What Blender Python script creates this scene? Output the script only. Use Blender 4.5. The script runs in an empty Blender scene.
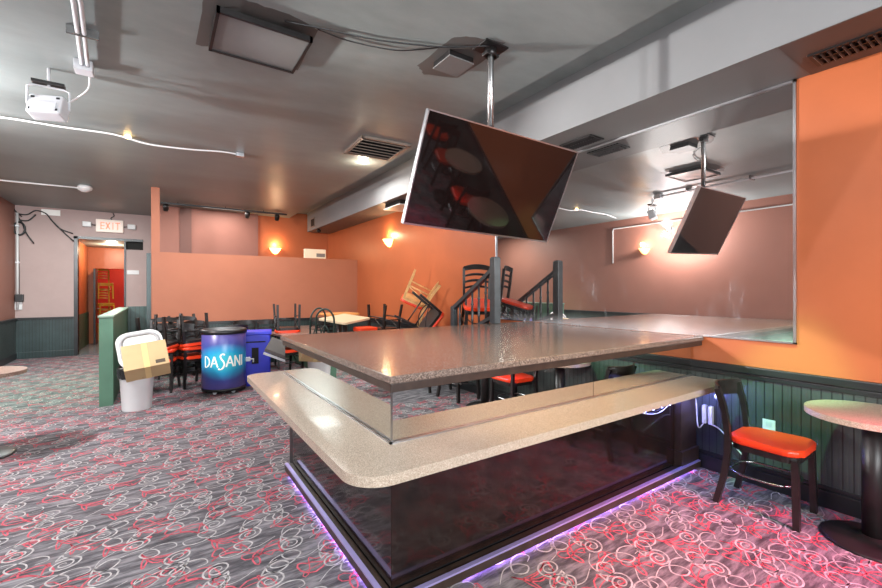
import bpy, bmesh, math, random
from mathutils import Vector, Matrix, Euler
R = math.radians
random.seed(7)
scn = bpy.context.scene
COL = scn.collection

# ------------------------------------------------------------------ camera
F = 421.3; YAW = R(33.78); V0 = 290.0; EYE = 1.5
cd = bpy.data.cameras.new('camera'); cam = bpy.data.objects.new('camera', cd); COL.objects.link(cam)
cam.location = (0, 0, EYE); cam.rotation_euler = (R(90), R(0.08), -YAW)
cd.sensor_width = 36; cd.lens = F / 882 * 36; cd.shift_y = (V0 - 294) / 882; cd.clip_start = .05; cd.clip_end = 100
scn.camera = cam
XW = 3.832       # right wall
XL = -2.62       # left wall
H = 3.37         # ceiling
YD = 12.83       # far wall with the doorway
def at(u, v, X=None, Y=None, Z=None):
    s, c = math.sin(YAW), math.cos(YAW); a = (u - 441) / F; b = (V0 - v) / F
    d = (s + c * a, c - s * a, b)
    t = X / d[0] if X is not None else (Y / d[1] if Y is not None else (Z - EYE) / d[2])
    return Vector((t * d[0], t * d[1], EYE + t * d[2]))

# ------------------------------------------------------------------ materials
def lin(c):
    return tuple(((x / 255) / 12.92 if x / 255 <= .04045 else (((x / 255) + .055) / 1.055) ** 2.4) for x in c) + (1,)
class NT:
    def __init__(s, name):
        s.m = bpy.data.materials.new(name); s.m.use_nodes = True
        s.t = s.m.node_tree; s.b = s.t.nodes['Principled BSDF']
    def n(s, kind, **kw):
        x = s.t.nodes.new(kind)
        for k, v in kw.items():
            if k in x.inputs.keys() if isinstance(k, str) and not hasattr(x, k) else False: x.inputs[k].default_value = v
            else: setattr(x, k, v)
        return x
    def l(s, a, b): s.t.links.new(a, b)
    def setp(s, **kw):
        names = dict(col='Base Color', rough='Roughness', metal='Metallic', spec='Specular IOR Level', coat='Coat Weight', coatr='Coat Roughness',
                     em='Emission Color', es='Emission Strength', trans='Transmission Weight', ior='IOR')
        for k, v in kw.items(): s.b.inputs[names[k]].default_value = v
    def coord(s, scale=(1, 1, 1), rot=(0, 0, 0)):
        tc = s.n('ShaderNodeTexCoord'); mp = s.n('ShaderNodeMapping')
        mp.inputs['Scale'].default_value = scale; mp.inputs['Rotation'].default_value = rot
        s.l(tc.outputs['Object'], mp.inputs['Vector']); return mp.outputs['Vector']
    def noise(s, vec, scale, detail=3, rough=.55):
        x = s.n('ShaderNodeTexNoise'); x.inputs['Scale'].default_value = scale; x.inputs['Detail'].default_value = detail
        x.inputs['Roughness'].default_value = rough; s.l(vec, x.inputs['Vector']); return x.outputs['Fac']
    def ramp(s, fac, stops, interp='LINEAR'):
        x = s.n('ShaderNodeValToRGB'); x.color_ramp.interpolation = interp
        e = x.color_ramp.elements
        while len(e) < len(stops): e.new(.5)
        for i, (p, c) in enumerate(stops): e[i].position = p; e[i].color = c
        s.l(fac, x.inputs['Fac']); return x.outputs['Color']
    def bump(s, h, strength=.2, dist=.01):
        x = s.n('ShaderNodeBump'); x.inputs['Strength'].default_value = strength; x.inputs['Distance'].default_value = dist
        s.l(h, x.inputs['Height']); s.l(x.outputs['Normal'], s.b.inputs['Normal']); return x
    def math(s, op, a, b=None):
        x = s.n('ShaderNodeMath'); x.operation = op
        for i, q in enumerate((a, b)):
            if q is None: continue
            if isinstance(q, (int, float)): x.inputs[i].default_value = q
            else: s.l(q, x.inputs[i])
        return x.outputs[0]
def plain(name, c, rough=.5, metal=0, spec=.5, var=.12, nscale=6, bump=0, coat=0):
    k = NT(name); c = lin(c)
    v = k.coord()
    f = k.noise(v, nscale, 4)
    lo = tuple(x * (1 - var) for x in c[:3]) + (1,); hi = tuple(min(1, x * (1 + var)) for x in c[:3]) + (1,)
    k.l(k.ramp(f, [(.3, lo), (.7, hi)]), k.b.inputs['Base Color'])
    k.setp(rough=rough, metal=metal, spec=spec, coat=coat)
    if bump: k.bump(k.noise(v, nscale * 12, 3), bump, .004)
    return k.m
def emit(name, c, s):
    k = NT(name); k.setp(col=lin(c), em=lin(c), es=s, rough=.4); return k.m
def wallpaint(name, c, rough=.45, var=.1):
    k = NT(name); c = lin(c); v = k.coord((1, 1, 1))
    f = k.noise(v, 1.6, 5, .6); g = k.noise(v, 90, 2)
    lo = tuple(x * (1 - var) for x in c[:3]) + (1,); hi = tuple(min(1, x * (1 + var)) for x in c[:3]) + (1,)
    k.l(k.ramp(f, [(.3, lo), (.72, hi)]), k.b.inputs['Base Color'])
    k.setp(rough=rough, spec=.35); k.bump(g, .08, .003); return k.m
def beadboard(name, c, axis, rough=.3, pitch=.055):
    k = NT(name); c = lin(c); tc = k.n('ShaderNodeTexCoord'); sp = k.n('ShaderNodeSeparateXYZ'); k.l(tc.outputs['Object'], sp.inputs[0])
    a = sp.outputs[axis]
    fr = k.math('FRACT', k.math('MULTIPLY', a, 1 / pitch)); tri = k.math('ABSOLUTE', k.math('SUBTRACT', fr, .5))
    gro = k.math('LESS_THAN', tri, .07); bead = k.math('MULTIPLY', k.math('GREATER_THAN', tri, .4), .4)
    h = k.math('SUBTRACT', 1.0, k.math('MAXIMUM', gro, bead))
    f = k.noise(k.coord((1, 1, 1)), 3, 4)
    lo = tuple(x * .7 for x in c[:3]) + (1,); hi = tuple(min(1, x * 1.35) for x in c[:3]) + (1,)
    base = k.ramp(f, [(.3, lo), (.7, hi)])
    mx = k.n('ShaderNodeMix'); mx.data_type = 'RGBA'; k.l(gro, mx.inputs[0]); k.l(base, mx.inputs[6]); mx.inputs[7].default_value = tuple(x * .35 for x in c[:3]) + (1,)
    k.l(mx.outputs[2], k.b.inputs['Base Color'])
    k.setp(rough=rough, spec=.5); k.bump(h, .5, .006); return k.m
def speckle(name, cols, scale, rough, coat=0, spec=.5):
    k = NT(name); v = k.coord(); x = k.n('ShaderNodeTexVoronoi'); x.inputs['Scale'].default_value = scale; k.l(v, x.inputs['Vector'])
    sp = k.n('ShaderNodeSeparateColor'); k.l(x.outputs['Color'], sp.inputs[0])
    n = k.noise(v, scale * .35, 4, .7); f = k.math('ADD', k.math('MULTIPLY', sp.outputs[0], .62), k.math('MULTIPLY', n, .38))
    k.l(k.ramp(f, [(p, lin(c)) for p, c in cols]), k.b.inputs['Base Color']); k.setp(rough=rough, spec=spec, coat=coat, coatr=.04); return k.m

M = {}
M['ceil'] = None
k = NT('grey_ceiling_paint'); v = k.coord((.45, 1.0, 1), (0, 0, .5)); f = k.noise(v, 1.7, 6, .62); g = k.noise(k.coord(), 60, 3)
k.l(k.ramp(f, [(.25, lin((106, 114, 113))), (.5, lin((124, 132, 131))), (.78, lin((142, 150, 149)))]), k.b.inputs['Base Color'])
k.l(k.ramp(f, [(.3, (.34,) * 3 + (1,)), (.7, (.5,) * 3 + (1,))]), k.b.inputs['Roughness']); k.setp(spec=.4); k.bump(g, .1, .004); M['ceil'] = k.m
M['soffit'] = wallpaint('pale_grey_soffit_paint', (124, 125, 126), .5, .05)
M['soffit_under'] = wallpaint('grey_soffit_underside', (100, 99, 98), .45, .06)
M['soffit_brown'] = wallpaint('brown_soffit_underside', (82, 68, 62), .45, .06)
M['orange'] = wallpaint('orange_wall_paint', (174, 94, 56), .38, .07)
M['salmon'] = wallpaint('salmon_wall_paint', (158, 98, 72), .5, .06)
M['leftpaint'] = wallpaint('dim_terracotta_wall_paint', (140, 94, 80), .5, .06)
M['pink'] = wallpaint('dusty_pink_wall_paint', (132, 88, 76), .55, .06)
M['mauve'] = wallpaint('pale_mauve_wall_paint', (166, 145, 141), .55, .07)
M['brownp'] = wallpaint('painted_recess_darkness', (98, 66, 58), .5, .06)
M['bead_right'] = beadboard('black_beadboard_along_y', (56, 62, 60), 1, .3)
M['bead_left'] = M['bead_right']
M['bead_far'] = beadboard('dark_teal_beadboard_along_x', (42, 58, 58), 0, .35)
M['bead_green'] = beadboard('dark_green_beadboard', (52, 84, 78), 0, .35, .07)
M['blacktrim'] = plain('black_painted_trim', (30, 32, 34), .32, var=.25)
M['green'] = wallpaint('worn_green_paint', (66, 98, 80), .5, .18)
M['greentop'] = wallpaint('grey_green_ledge', (120, 140, 126), .5, .1)
M['granite'] = speckle('brown_granite', [(.12, (34, 30, 28)), (.34, (98, 84, 76)), (.5, (136, 118, 108)), (.68, (84, 74, 68)), (.9, (176, 160, 150))], 240, .16, .0, .32)
M['laminate'] = speckle('tan_speckled_laminate', [(.15, (132, 120, 106)), (.45, (160, 145, 128)), (.6, (172, 157, 140)), (.85, (198, 186, 170))], 420, .24, .1)
M['darkwood'] = plain('dark_stained_wood_edge', (52, 40, 34), .4, var=.3, nscale=14)
k = NT('black_gloss_panel'); v = k.coord(); k.l(k.ramp(k.noise(v, 5, 5, .7), [(.3, lin((18, 13, 12))), (.75, lin((40, 26, 22)))]), k.b.inputs['Base Color'])
k.l(k.ramp(k.noise(v, 9, 5), [(.3, (.05,) * 3 + (1,)), (.8, (.17,) * 3 + (1,))]), k.b.inputs['Roughness']); k.setp(spec=.6, ior=1.5); M['gloss'] = k.m
k = NT('riser_mirror'); k.setp(col=(.72, .73, .70, 1), metal=1, rough=.015); M['riser'] = k.m
# large wall mirror with wipe marks and dust on the lower half
k = NT('wall_mirror_glass'); k.setp(col=(.70, .69, .68, 1), metal=1, rough=.012)
n1 = k.noise(k.coord((1, 1.6, .8), (.6, 0, 0)), 2.4, 6, .72); n2 = k.noise(k.coord((1, 5, 1.2), (.5, 0, 0)), 3.2, 6, .75)
tc = k.n('ShaderNodeTexCoord'); sp = k.n('ShaderNodeSeparateXYZ'); k.l(tc.outputs['Object'], sp.inputs[0])
def mr_(src, a0, a1, b0, b1):
    x = k.n('ShaderNodeMapRange'); x.interpolation_type = 'SMOOTHSTEP'
    for i_, q_ in enumerate((a0, a1, b0, b1)): x.inputs[i_ + 1].default_value = q_
    k.l(src, x.inputs[0]); return x.outputs[0]
low = mr_(sp.outputs[2], 1.12, 1.95, 1, 0); floor_ = mr_(sp.outputs[2], 1.10, 1.24, .22, 0)
blot = k.math('MULTIPLY', k.math('MULTIPLY', mr_(n1, .52, .72, 0, 1), mr_(n2, .5, .7, .1, 1)), k.math('MULTIPLY', low, .55))
mask = k.math('ADD', k.math('MAXIMUM', blot, k.math('MULTIPLY', floor_, mr_(n1, .3, .6, .4, 1))), .015)
df = k.n('ShaderNodeBsdfDiffuse'); df.inputs['Color'].default_value = (.8, .8, .82, 1)
mx = k.n('ShaderNodeMixShader'); k.l(mask, mx.inputs[0]); k.l(k.b.outputs[0], mx.inputs[1]); k.l(df.outputs[0], mx.inputs[2])
k.l(mx.outputs[0], k.t.nodes['Material Output'].inputs['Surface']); M['mirror'] = k.m
M['chrome'] = plain('brushed_aluminium', (190, 192, 196), .28, 1, var=.05)
M['lavchrome'] = plain('aluminium_painted_lavender_light', (186, 176, 232), .35, .6, var=.05)  # lavender light on the channel is put into the metal colour
M['steel'] = plain('bare_steel', (150, 150, 150), .25, 1, var=.15)
M['darkmetal'] = plain('dark_metal', (44, 42, 42), .35, .6, var=.2)
M['iron'] = plain('black_cast_iron', (40, 36, 36), .4, .3, var=.25)
M['white'] = plain('white_plastic', (208, 208, 208), .4, var=.03)
M['offwhite'] = plain('grey_white_metal', (196, 198, 202), .4, var=.04)
M['blackpl'] = plain('black_plastic', (22, 22, 24), .4, var=.2)
M['screen'] = None
k = NT('switched_off_screen'); k.setp(col=lin((20, 12, 11)), rough=.04, spec=.6, ior=1.5); M['screen'] = k.m
M['tvback'] = plain('charcoal_tv_housing', (72, 74, 82), .45, var=.1)
M['redseat'] = plain('orange_red_vinyl', (226, 62, 26), .32, var=.08, nscale=5, bump=.1)
M['blackchair'] = plain('black_stained_wood', (30, 25, 24), .35, var=.35, nscale=16)
M['natchair'] = plain('natural_beech_wood', (214, 170, 112), .4, var=.2, nscale=12)
M['yellowwood'] = plain('wood_painted_yellow_light', (190, 140, 40), .4, var=.2, nscale=12)  # natural wood with the yellow light on it put into its colour
M['tabletop'] = speckle('salt_and_pepper_tabletop', [(.2, (120, 98, 84)), (.5, (168, 142, 122)), (.8, (196, 178, 160))], 400, .3, .1)
M['browntop'] = speckle('brown_tabletop', [(.2, (92, 74, 66)), (.5, (132, 106, 94)), (.8, (160, 138, 126))], 200, .3, .1)
M['beigetop'] = plain('beige_tabletop', (206, 186, 152), .4, var=.06, nscale=3)
M['orangetop'] = plain('honey_wood_tabletop', (222, 150, 84), .35, var=.1, nscale=5)
M['greytop'] = plain('grey_tabletop', (96, 92, 90), .4, var=.1)
M['card'] = plain('brown_cardboard', (176, 150, 110), .75, var=.06, nscale=4)
M['cardtape'] = plain('packing_tape', (202, 176, 122), .35, var=.04)
M['bag'] = plain('black_bin_bag', (24, 25, 27), .3, var=.3, nscale=20, bump=.6)
M['blue'] = plain('blue_plastic', (40, 50, 190), .4, var=.1)
M['grille'] = plain('taupe_painted_grille', (128, 114, 104), .45, var=.08)
M['hole'] = plain('dark_duct_inside', (16, 14, 13), .8, var=.2)
M['tile'] = plain('grey_corridor_tile', (110, 114, 120), .25, var=.1)
M['redroom'] = wallpaint('red_room_paint', (190, 34, 18), .5, .08)
M['warm'] = emit('warm_bulb_glow', (255, 205, 130), 14)
M['sconceglass'] = emit('warm_frosted_glass', (255, 190, 110), 7)
M['flood'] = emit('cold_flood_glow', (235, 242, 255), 120)
M['ledblue'] = emit('blue_white_led', (110, 120, 255), 60)
M['ledviolet'] = emit('violet_led_tape', (172, 128, 255), 34)
M['exitred'] = emit('exit_letters_red', (255, 120, 80), .6)
M['exitbody'] = plain('white_sign_housing', (238, 222, 208), .4, var=.03)
M['paper'] = plain('white_paper', (240, 240, 236), .7, var=.02)

# barrel print: violet blue with a cyan glow behind the lettering
k = NT('barrel_print'); tc = k.n('ShaderNodeTexCoord'); sp = k.n('ShaderNodeSeparateXYZ'); k.l(tc.outputs['Object'], sp.inputs[0])
ax = k.math('DIVIDE', sp.outputs[0], .30); az = k.math('DIVIDE', k.math('SUBTRACT', sp.outputs[2], .47), .2)
r2 = k.math('ADD', k.math('POWER', k.math('ABSOLUTE', ax), 2), k.math('POWER', k.math('ABSOLUTE', az), 2))
r2 = k.math('ADD', r2, k.math('MULTIPLY', k.math('GREATER_THAN', sp.outputs[1], 0), 9))
k.l(k.ramp(k.math('DIVIDE', r2, 3.0), [(0, lin((58, 190, 206))), (.22, lin((36, 150, 196))), (.6, lin((64, 74, 146))), (1, lin((84, 78, 146)))]), k.b.inputs['Base Color'])
k.setp(rough=.3, spec=.5); M['barrel'] = k.m

# carpet pile: dark grey with directional grey streaks
k = NT('carpet_pile'); v = k.coord((.9, 4.5, 1), (0, 0, .25)); f = k.noise(v, 5, 5, .65); g = k.noise(k.coord(), 220, 2)
k.l(k.ramp(f, [(.3, lin((54, 52, 56))), (.46, lin((88, 85, 89))), (.6, lin((126, 122, 126))), (.8, lin((154, 150, 154)))]), k.b.inputs['Base Color'])
k.setp(rough=.95, spec=.1); k.bump(g, .5, .01); M['carpet'] = k.m
M['swirl'] = plain('pale_grey_carpet_yarn', (164, 160, 160), .95, spec=.1, var=.38, nscale=26)
M['scribble'] = plain('red_carpet_yarn', (184, 84, 96), .95, spec=.1, var=.38, nscale=26)

# ------------------------------------------------------------------ mesh builders
class MB:
    def __init__(s): s.bm = bmesh.new(); s.slot = 0
    def face(s, vs):
        try: f = s.bm.faces.new(vs); f.material_index = s.slot; return f
        except ValueError: return None
    def box(s, a, b, mat=None, bev=0):
        t = bmesh.new(); (x0, y0, z0), (x1, y1, z1) = a, b
        r = bmesh.ops.create_cube(t, size=1)
        for v in t.verts: v.co = Vector((x0 + (v.co.x + .5) * (x1 - x0), y0 + (v.co.y + .5) * (y1 - y0), z0 + (v.co.z + .5) * (z1 - z0)))
        if bev: bmesh.ops.bevel(t, geom=t.edges[:], offset=bev, segments=2, affect='EDGES', profile=.6)
        s.merge(t, mat); return s
    def merge(s, t, mat=None):
        mp = {}
        for v in t.verts: mp[v] = s.bm.verts.new(mat @ v.co if mat else v.co)
        for f in t.faces:
            g = s.face([mp[v] for v in f.verts])
            if g: g.smooth = f.smooth
        t.free()
    def tube(s, pts, r, seg=8, caps=True, closed=False, flat=None, smooth=True):
        """sweep a circle (or a flat rectangle (w, t)) along pts; r one radius or a list"""
        pts = [Vector(p) for p in pts]; n = len(pts); rings = []; prev = None
        for i, p in enumerate(pts):
            if closed: d = pts[(i + 1) % n] - pts[i - 1]
            else: d = (pts[min(i + 1, n - 1)] - pts[max(i - 1, 0)])
            d.normalize()
            if prev is None:
                up = Vector((0, 0, 1)) if abs(d.z) < .9 else Vector((0, 1, 0)); sx = d.cross(up).normalized()
            else:
                sx = (prev - d * prev.dot(d)).normalized()
            prev = sx; sy = d.cross(sx).normalized(); rr = r[i] if isinstance(r, (list, tuple)) else r
            if flat: off = [(-1, -1), (1, -1), (1, 1), (-1, 1)]; ring = [s.bm.verts.new(p + sx * (a * flat[0] / 2) + sy * (b * flat[1] / 2)) for a, b in off]
            else: ring = [s.bm.verts.new(p + (sx * math.cos(2 * math.pi * j / seg) + sy * math.sin(2 * math.pi * j / seg)) * rr) for j in range(seg)]
            rings.append(ring)
        m = len(rings[0])
        for i in range(n if closed else n - 1):
            A, B = rings[i], rings[(i + 1) % n]
            for j in range(m):
                f = s.face([A[j], A[(j + 1) % m], B[(j + 1) % m], B[j]])
                if f and smooth and not flat: f.smooth = True
        if caps and not closed: s.face(rings[0][::-1]); s.face(rings[-1])
        return s
    def lathe(s, prof, seg=32, loc=(0, 0, 0), mat=None, smooth=True, a0=0, a1=2 * math.pi):
        full = abs(a1 - a0 - 2 * math.pi) < 1e-6; L = Vector(loc); rings = []
        cnt = seg if full else seg + 1
        for r, z in prof:
            ring = []
            for j in range(cnt):
                a = a0 + (a1 - a0) * j / seg; p = L + Vector((max(r, 1e-4) * math.cos(a), max(r, 1e-4) * math.sin(a), z)); ring.append(s.bm.verts.new(mat @ p if mat else p))
            rings.append(ring)
        for A, B in zip(rings, rings[1:]):
            for j in range(cnt if full else cnt - 1):
                f = s.face([A[j], A[(j + 1) % cnt], B[(j + 1) % cnt], B[j]])
                if f and smooth: f.smooth = True
        if full: s.face(rings[0][::-1]); s.face(rings[-1])
        return s
    def prism(s, poly, z0, z1, mat=None, bev=0):
        t = bmesh.new(); bot = [t.verts.new((x, y, z0)) for x, y in poly]; top = [t.verts.new((x, y, z1)) for x, y in poly]; n = len(poly)
        t.faces.new(bot[::-1]); tf = t.faces.new(top)
        for i in range(n): t.faces.new([bot[i], bot[(i + 1) % n], top[(i + 1) % n], top[i]])
        if bev:
            es = [e for e in t.edges if abs(e.verts[0].co.z - e.verts[1].co.z) < 1e-6]
            bmesh.ops.bevel(t, geom=es, offset=bev, segments=3, affect='EDGES', profile=.5)
        s.merge(t, mat); return s
    def build(s, name, mat, parent=None, smooth=False, loc=None, rot=None):
        bmesh.ops.recalc_face_normals(s.bm, faces=s.bm.faces[:])
        me = bpy.data.meshes.new(name); s.bm.to_mesh(me); s.bm.free()
        for m in (mat if isinstance(mat, (list, tuple)) else [mat]): me.materials.append(m)
        o = bpy.data.objects.new(name, me); COL.objects.link(o)
        if parent: o.parent = parent
        if loc: o.location = loc
        if rot: o.rotation_euler = rot
        return o
def rrect(x0, y0, x1, y1, r, seg=6):
    out = []
    for cx, cy, a in ((x1 - r, y1 - r, 0), (x0 + r, y1 - r, 90), (x0 + r, y0 + r, 180), (x1 - r, y0 + r, 270)):
        for i in range(seg + 1): t = R(a + 90 * i / seg); out.append((cx + r * math.cos(t), cy + r * math.sin(t)))
    return out
def smooth_pts(pts, n=8):
    """Catmull-Rom through pts"""
    P = [Vector(p) for p in pts]; P = [P[0] * 2 - P[1]] + P + [P[-1] * 2 - P[-2]]; out = []
    for i in range(1, len(P) - 2):
        for j in range(n):
            t = j / n; a, b, c, d = P[i - 1], P[i], P[i + 1], P[i + 2]
            out.append(.5 * ((2 * b) + (c - a) * t + (2 * a - 5 * b + 4 * c - d) * t * t + (3 * b - a - 3 * c + d) * t ** 3))
    out.append(P[-2]); return out
def empty(name, label, cat, loc=(0, 0, 0), rot=(0, 0, 0), group=None):
    o = bpy.data.objects.new(name, None); COL.objects.link(o); o.location = loc; o.rotation_euler = rot; o.empty_display_size = .1
    o['label'] = label; o['category'] = cat
    if group: o['group'] = group
    return o
def tag(o, label, cat, group=None):
    o['label'] = label; o['category'] = cat
    if group: o['group'] = group
    return o
def struct(o): o['kind'] = 'structure'; return o
def sbox(name, a, b, mat, bev=0): return struct(MB().box(a, b, bev=bev).build(name, mat))
def kids(o): return [c for c in bpy.data.objects if c.parent == o]
def dup(root, label, loc=None, rot=None, group=None):
    r = root.copy(); COL.objects.link(r); r['label'] = label
    if group: r['group'] = group
    for ch in kids(root):
        c = ch.copy(); COL.objects.link(c); c.parent = r
        for g in kids(ch):
            d = g.copy(); COL.objects.link(d); d.parent = c
    if loc is not None: r.location = loc
    if rot is not None: r.rotation_euler = rot
    return r

# ------------------------------------------------------------------ floor
def carpet():
    mb = MB(); x0, x1, y0, y1 = XL - .1, XW + .1, -7.0, YD
    nx, ny = 8, 20
    vs = [[mb.bm.verts.new((x0 + (x1 - x0) * i / nx, y0 + (y1 - y0) * j / ny, 0)) for i in range(nx + 1)] for j in range(ny + 1)]
    for j in range(ny):
        for i in range(nx): mb.face([vs[j][i], vs[j][i + 1], vs[j + 1][i + 1], vs[j + 1][i]])
    lay = [0]
    def ribbon(pts, w, slot, z):
        mb.slot = slot; n = len(pts); L = []; Rr = []
        for i in range(n):
            d = (pts[min(i + 1, n - 1)] - pts[max(i - 1, 0)]); d.normalize(); nrm = Vector((-d.y, d.x))
            ww = w * (.45 + .55 * math.sin(math.pi * (i + .5) / n))
            p = pts[i]; L.append(mb.bm.verts.new((p.x + nrm.x * ww, p.y + nrm.y * ww, z))); Rr.append(mb.bm.verts.new((p.x - nrm.x * ww, p.y - nrm.y * ww, z)))
        for i in range(n - 1): mb.face([L[i], L[i + 1], Rr[i + 1], Rr[i]])
    def spiral_motif():
        pts = []
        for i in range(34):                              # inner spiral
            t = i / 33; a = t * 2.3 * 2 * math.pi; r = .008 + .062 * t; pts.append(Vector((r * math.cos(a) * 1.25, r * math.sin(a))))
        e = pts[-1]
        tail = [e, e + Vector((.05, .055)), e + Vector((.13, .07)), e + Vector((.16, .015)), e + Vector((.09, -.02)), e + Vector((.04, .03)), e + Vector((.10, .11)), e + Vector((.2, .13))]
        q = smooth_pts([(p.x, p.y, 0) for p in tail], 5)
        return pts + [Vector((p.x, p.y)) for p in q[1:]]
    def leaf_motif():
        q = smooth_pts([(-.16, -.04, 0), (-.05, .03, 0), (.05, .02, 0), (.09, -.04, 0), (.03, -.07, 0), (-.02, -.02, 0), (.05, .06, 0), (.14, .07, 0), (.17, .02, 0), (.12, -.01, 0)], 5)
        return [Vector((p.x, p.y)) for p in q]
    def scribble(s):
        rr = random.Random(s); a, b = rr.uniform(0, 6), rr.uniform(0, 6); pts = []
        for i in range(46):
            t = i / 45 * 2 * math.pi * 1.0
            pts.append(Vector((.11 * math.sin(2 * t + a) + .035 * math.sin(5 * t + b), .06 * math.sin(3 * t + b) + .028 * math.cos(7 * t + a))))
        return pts
    W = [spiral_motif(), leaf_motif()]; S = [scribble(i) for i in range(4)]
    rnd = random.Random(3); dx, dy = .37, .25
    j = 0; y = -1.2
    while y < 12.7:
        i = 0; x = XL + (0 if j % 2 else dx / 2)
        while x < XW:
            far = y > 8.5
            kind = (i + j) % 2
            cx, cy = x + rnd.uniform(-.03, .03), y + rnd.uniform(-.02, .02)
            def put(base, ang, sc, off, slot, w, z):
                c, s = math.cos(ang), math.sin(ang); st = 2 if far else 1
                ribbon([Vector((cx + off[0] + sc * (p.x * c - p.y * s), cy + off[1] + sc * (p.x * s + p.y * c))) for p in base[::st]], w, slot, z)
            put(W[0], rnd.choice((.2, .5, 3.4)) + rnd.uniform(-.2, .2), .95, (-.06, 0), 1, .0052, .0012)
            put(W[1], rnd.choice((.1, -.3, 3.0)), .9, (.12, .135), 1, .0046, .0012)
            put(S[rnd.randrange(4)], rnd.uniform(-.4, .4), .9, (.2, .02), 2, .0048, .0008)
            if rnd.random() < .55: put(S[rnd.randrange(4)], rnd.uniform(-.4, .4), .7, (.02, .14), 2, .0042, .0008)
            x += dx; i += 1
        y += dy; j += 1
    o = mb.build('floor', [M['carpet'], M['swirl'], M['scribble']]); return struct(o)
carpet()

# ------------------------------------------------------------------ room shell
YB = -7.0
T = .12
# main ceiling with a shallow raised strip beside the soffit
XR0 = 2.80
sbox('ceiling', (XL - T, YB - T, H), (XR0, YD + T, H + .25), M['ceil'])
sbox('ceiling_recess', (XR0, YB - T, H + .15), (XW + T, YD + T, H + .25), M['ceil'])
XS, ZS, YS1 = 3.222, 3.02, 11.1
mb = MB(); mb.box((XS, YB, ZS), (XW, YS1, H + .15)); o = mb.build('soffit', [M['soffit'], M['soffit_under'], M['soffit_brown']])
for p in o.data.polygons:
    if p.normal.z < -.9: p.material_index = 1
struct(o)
# brown stretch of the soffit underside at the near end
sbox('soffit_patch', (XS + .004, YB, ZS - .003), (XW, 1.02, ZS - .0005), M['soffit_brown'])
sbox('wall_right', (XW, YB - T, 0), (XW + T, YD + T, H + .15), M['orange'])
sbox('wall_left', (XL - T, YB - T, 0), (XL, YD + T, H), M['leftpaint'])
sbox('wall_front', (XL - T, YB - T, 0), (XW + T, YB, H + .15), M['orange'])
DL, DR, DT = -1.57, -.71, 2.70          # doorway
mb = MB(); mb.box((XL - T, YD, 0), (DL, YD + T, H)).box((DL, YD, DT + .02), (XW + T, YD + T, H)).box((DR, YD, 0), (-.33, YD + T, 2.5)).box((-.33, YD, 0), (XW + T, YD + T, DT + .02))
struct(mb.build('wall_back', M['mauve']))
mb = MB(); mb.box((DR, YD + .08, 2.5), (-.33, YD + T + .02, DT + .03)); struct(mb.build('trim_slot', M['hole']))
mb = MB(); mb.box((DL - .07, YD - .03, 0), (DL, YD + T + .02, DT + .06)).box((DR, YD - .03, 0), (DR + .035, YD + T + .02, DT)).box((DL - .07, YD - .03, DT), (-.33, YD + T * .5, DT + .06))
struct(mb.build('trim_doorway', M['blacktrim']))
# wainscots: right wall, left wall, far wall
ZC = .89
def wainscot(nm, a, b, mat): return sbox(nm, a, b, mat)
wainscot('wainscot_right', (XW - .018, YB, 0), (XW, 9.2, ZC), M['bead_right'])
wainscot('wainscot_left', (XL, YB, 0), (XL + .018, YD, ZC), M['bead_left'])
wainscot('wainscot_back', (XL, YD - .018, 0), (DL - .07, YD, ZC), M['bead_far'])
mb = MB(); mb.box((XW - .04, YB, ZC - .045), (XW, 9.2, ZC + .012), bev=.008).box((XW - .028, YB, ZC - .085), (XW, 9.2, ZC - .05), bev=.004); struct(mb.build('trim_right', M['blacktrim']))
mb = MB(); mb.box((XW - .035, YB, 0), (XW, 9.2, .12), bev=.006).box((XW - .027, YB, .12), (XW, 9.2, .15), bev=.006); struct(mb.build('baseboard_right', M['blacktrim']))
sbox('trim_left', (XL, YB, ZC - .04), (XL + .04, YD, ZC + .012), M['blacktrim'], .006)
sbox('baseboard_left', (XL, YB, 0), (XL + .034, YD, .14), M['blacktrim'], .006)
sbox('trim_back', (XL, YD - .035, ZC - .04), (DL - .07, YD, ZC + .012), M['blacktrim'], .006)
sbox('baseboard_back', (XL, YD - .032, 0), (DL - .07, YD, .14), M['bead_far'], .006)
# partition across the back of the seating area
YP, ZP = 9.23, 2.2
PX = -.12
sbox('wall_partition', (PX, YP, 0), (XW, YP + .12, ZP), M['salmon'])
sbox('wall_partition_column', (PX, YP - .002, ZP), (.01, YP + .12, H), M['salmon'])
sbox('wainscot_partition', (PX, YP - .018, 0), (XW, YP - .001, ZC), M['bead_far'])
sbox('trim_partition', (PX, YP - .035, ZC - .04), (XW, YP - .001, ZC + .012), M['blacktrim'], .006)
sbox('trim_partition_end', (PX - .07, YP - .01, 0), (PX - .002, YP + .13, 2.17), M['bead_far'])
# walls seen over the partition
YQ = 11.15
sbox('wall_middle', (-.1, YQ, 0), (2.03, YQ + .1, H), M['pink'])
sbox('wall_middle_return', (-.1, YQ + .1, 0), (0, YD, H), M['pink'])
sbox('wall_recess', (2.03, YQ + .12, 0), (XW, YQ + .22, H + .14), M['orange'])
a = at(180, 230, Y=YQ); b = at(191.5, 230, Y=YQ)
sbox('trim_recess_panel', (a.x, YQ - .02, 1.8), (b.x, YQ - .001, H), M['brownp'])  # flat panel, the darkness of a wall recess put into its brown
# half wall (pony wall) with its return
PW0, PW1 = -.645, -.50
sbox('wall_half', (PW0, 6.95, 0), (PW1, 10.2, 1.15), M['green'])
sbox('trim_half', (PW0 - .01, 6.93, 1.15), (PW1 + .01, 10.2, 1.175), M['greentop'], .005)
sbox('wall_half_return', (PW1, 10.06, 0), (-.12, 10.2, 1.19), M['bead_green'])
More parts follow.
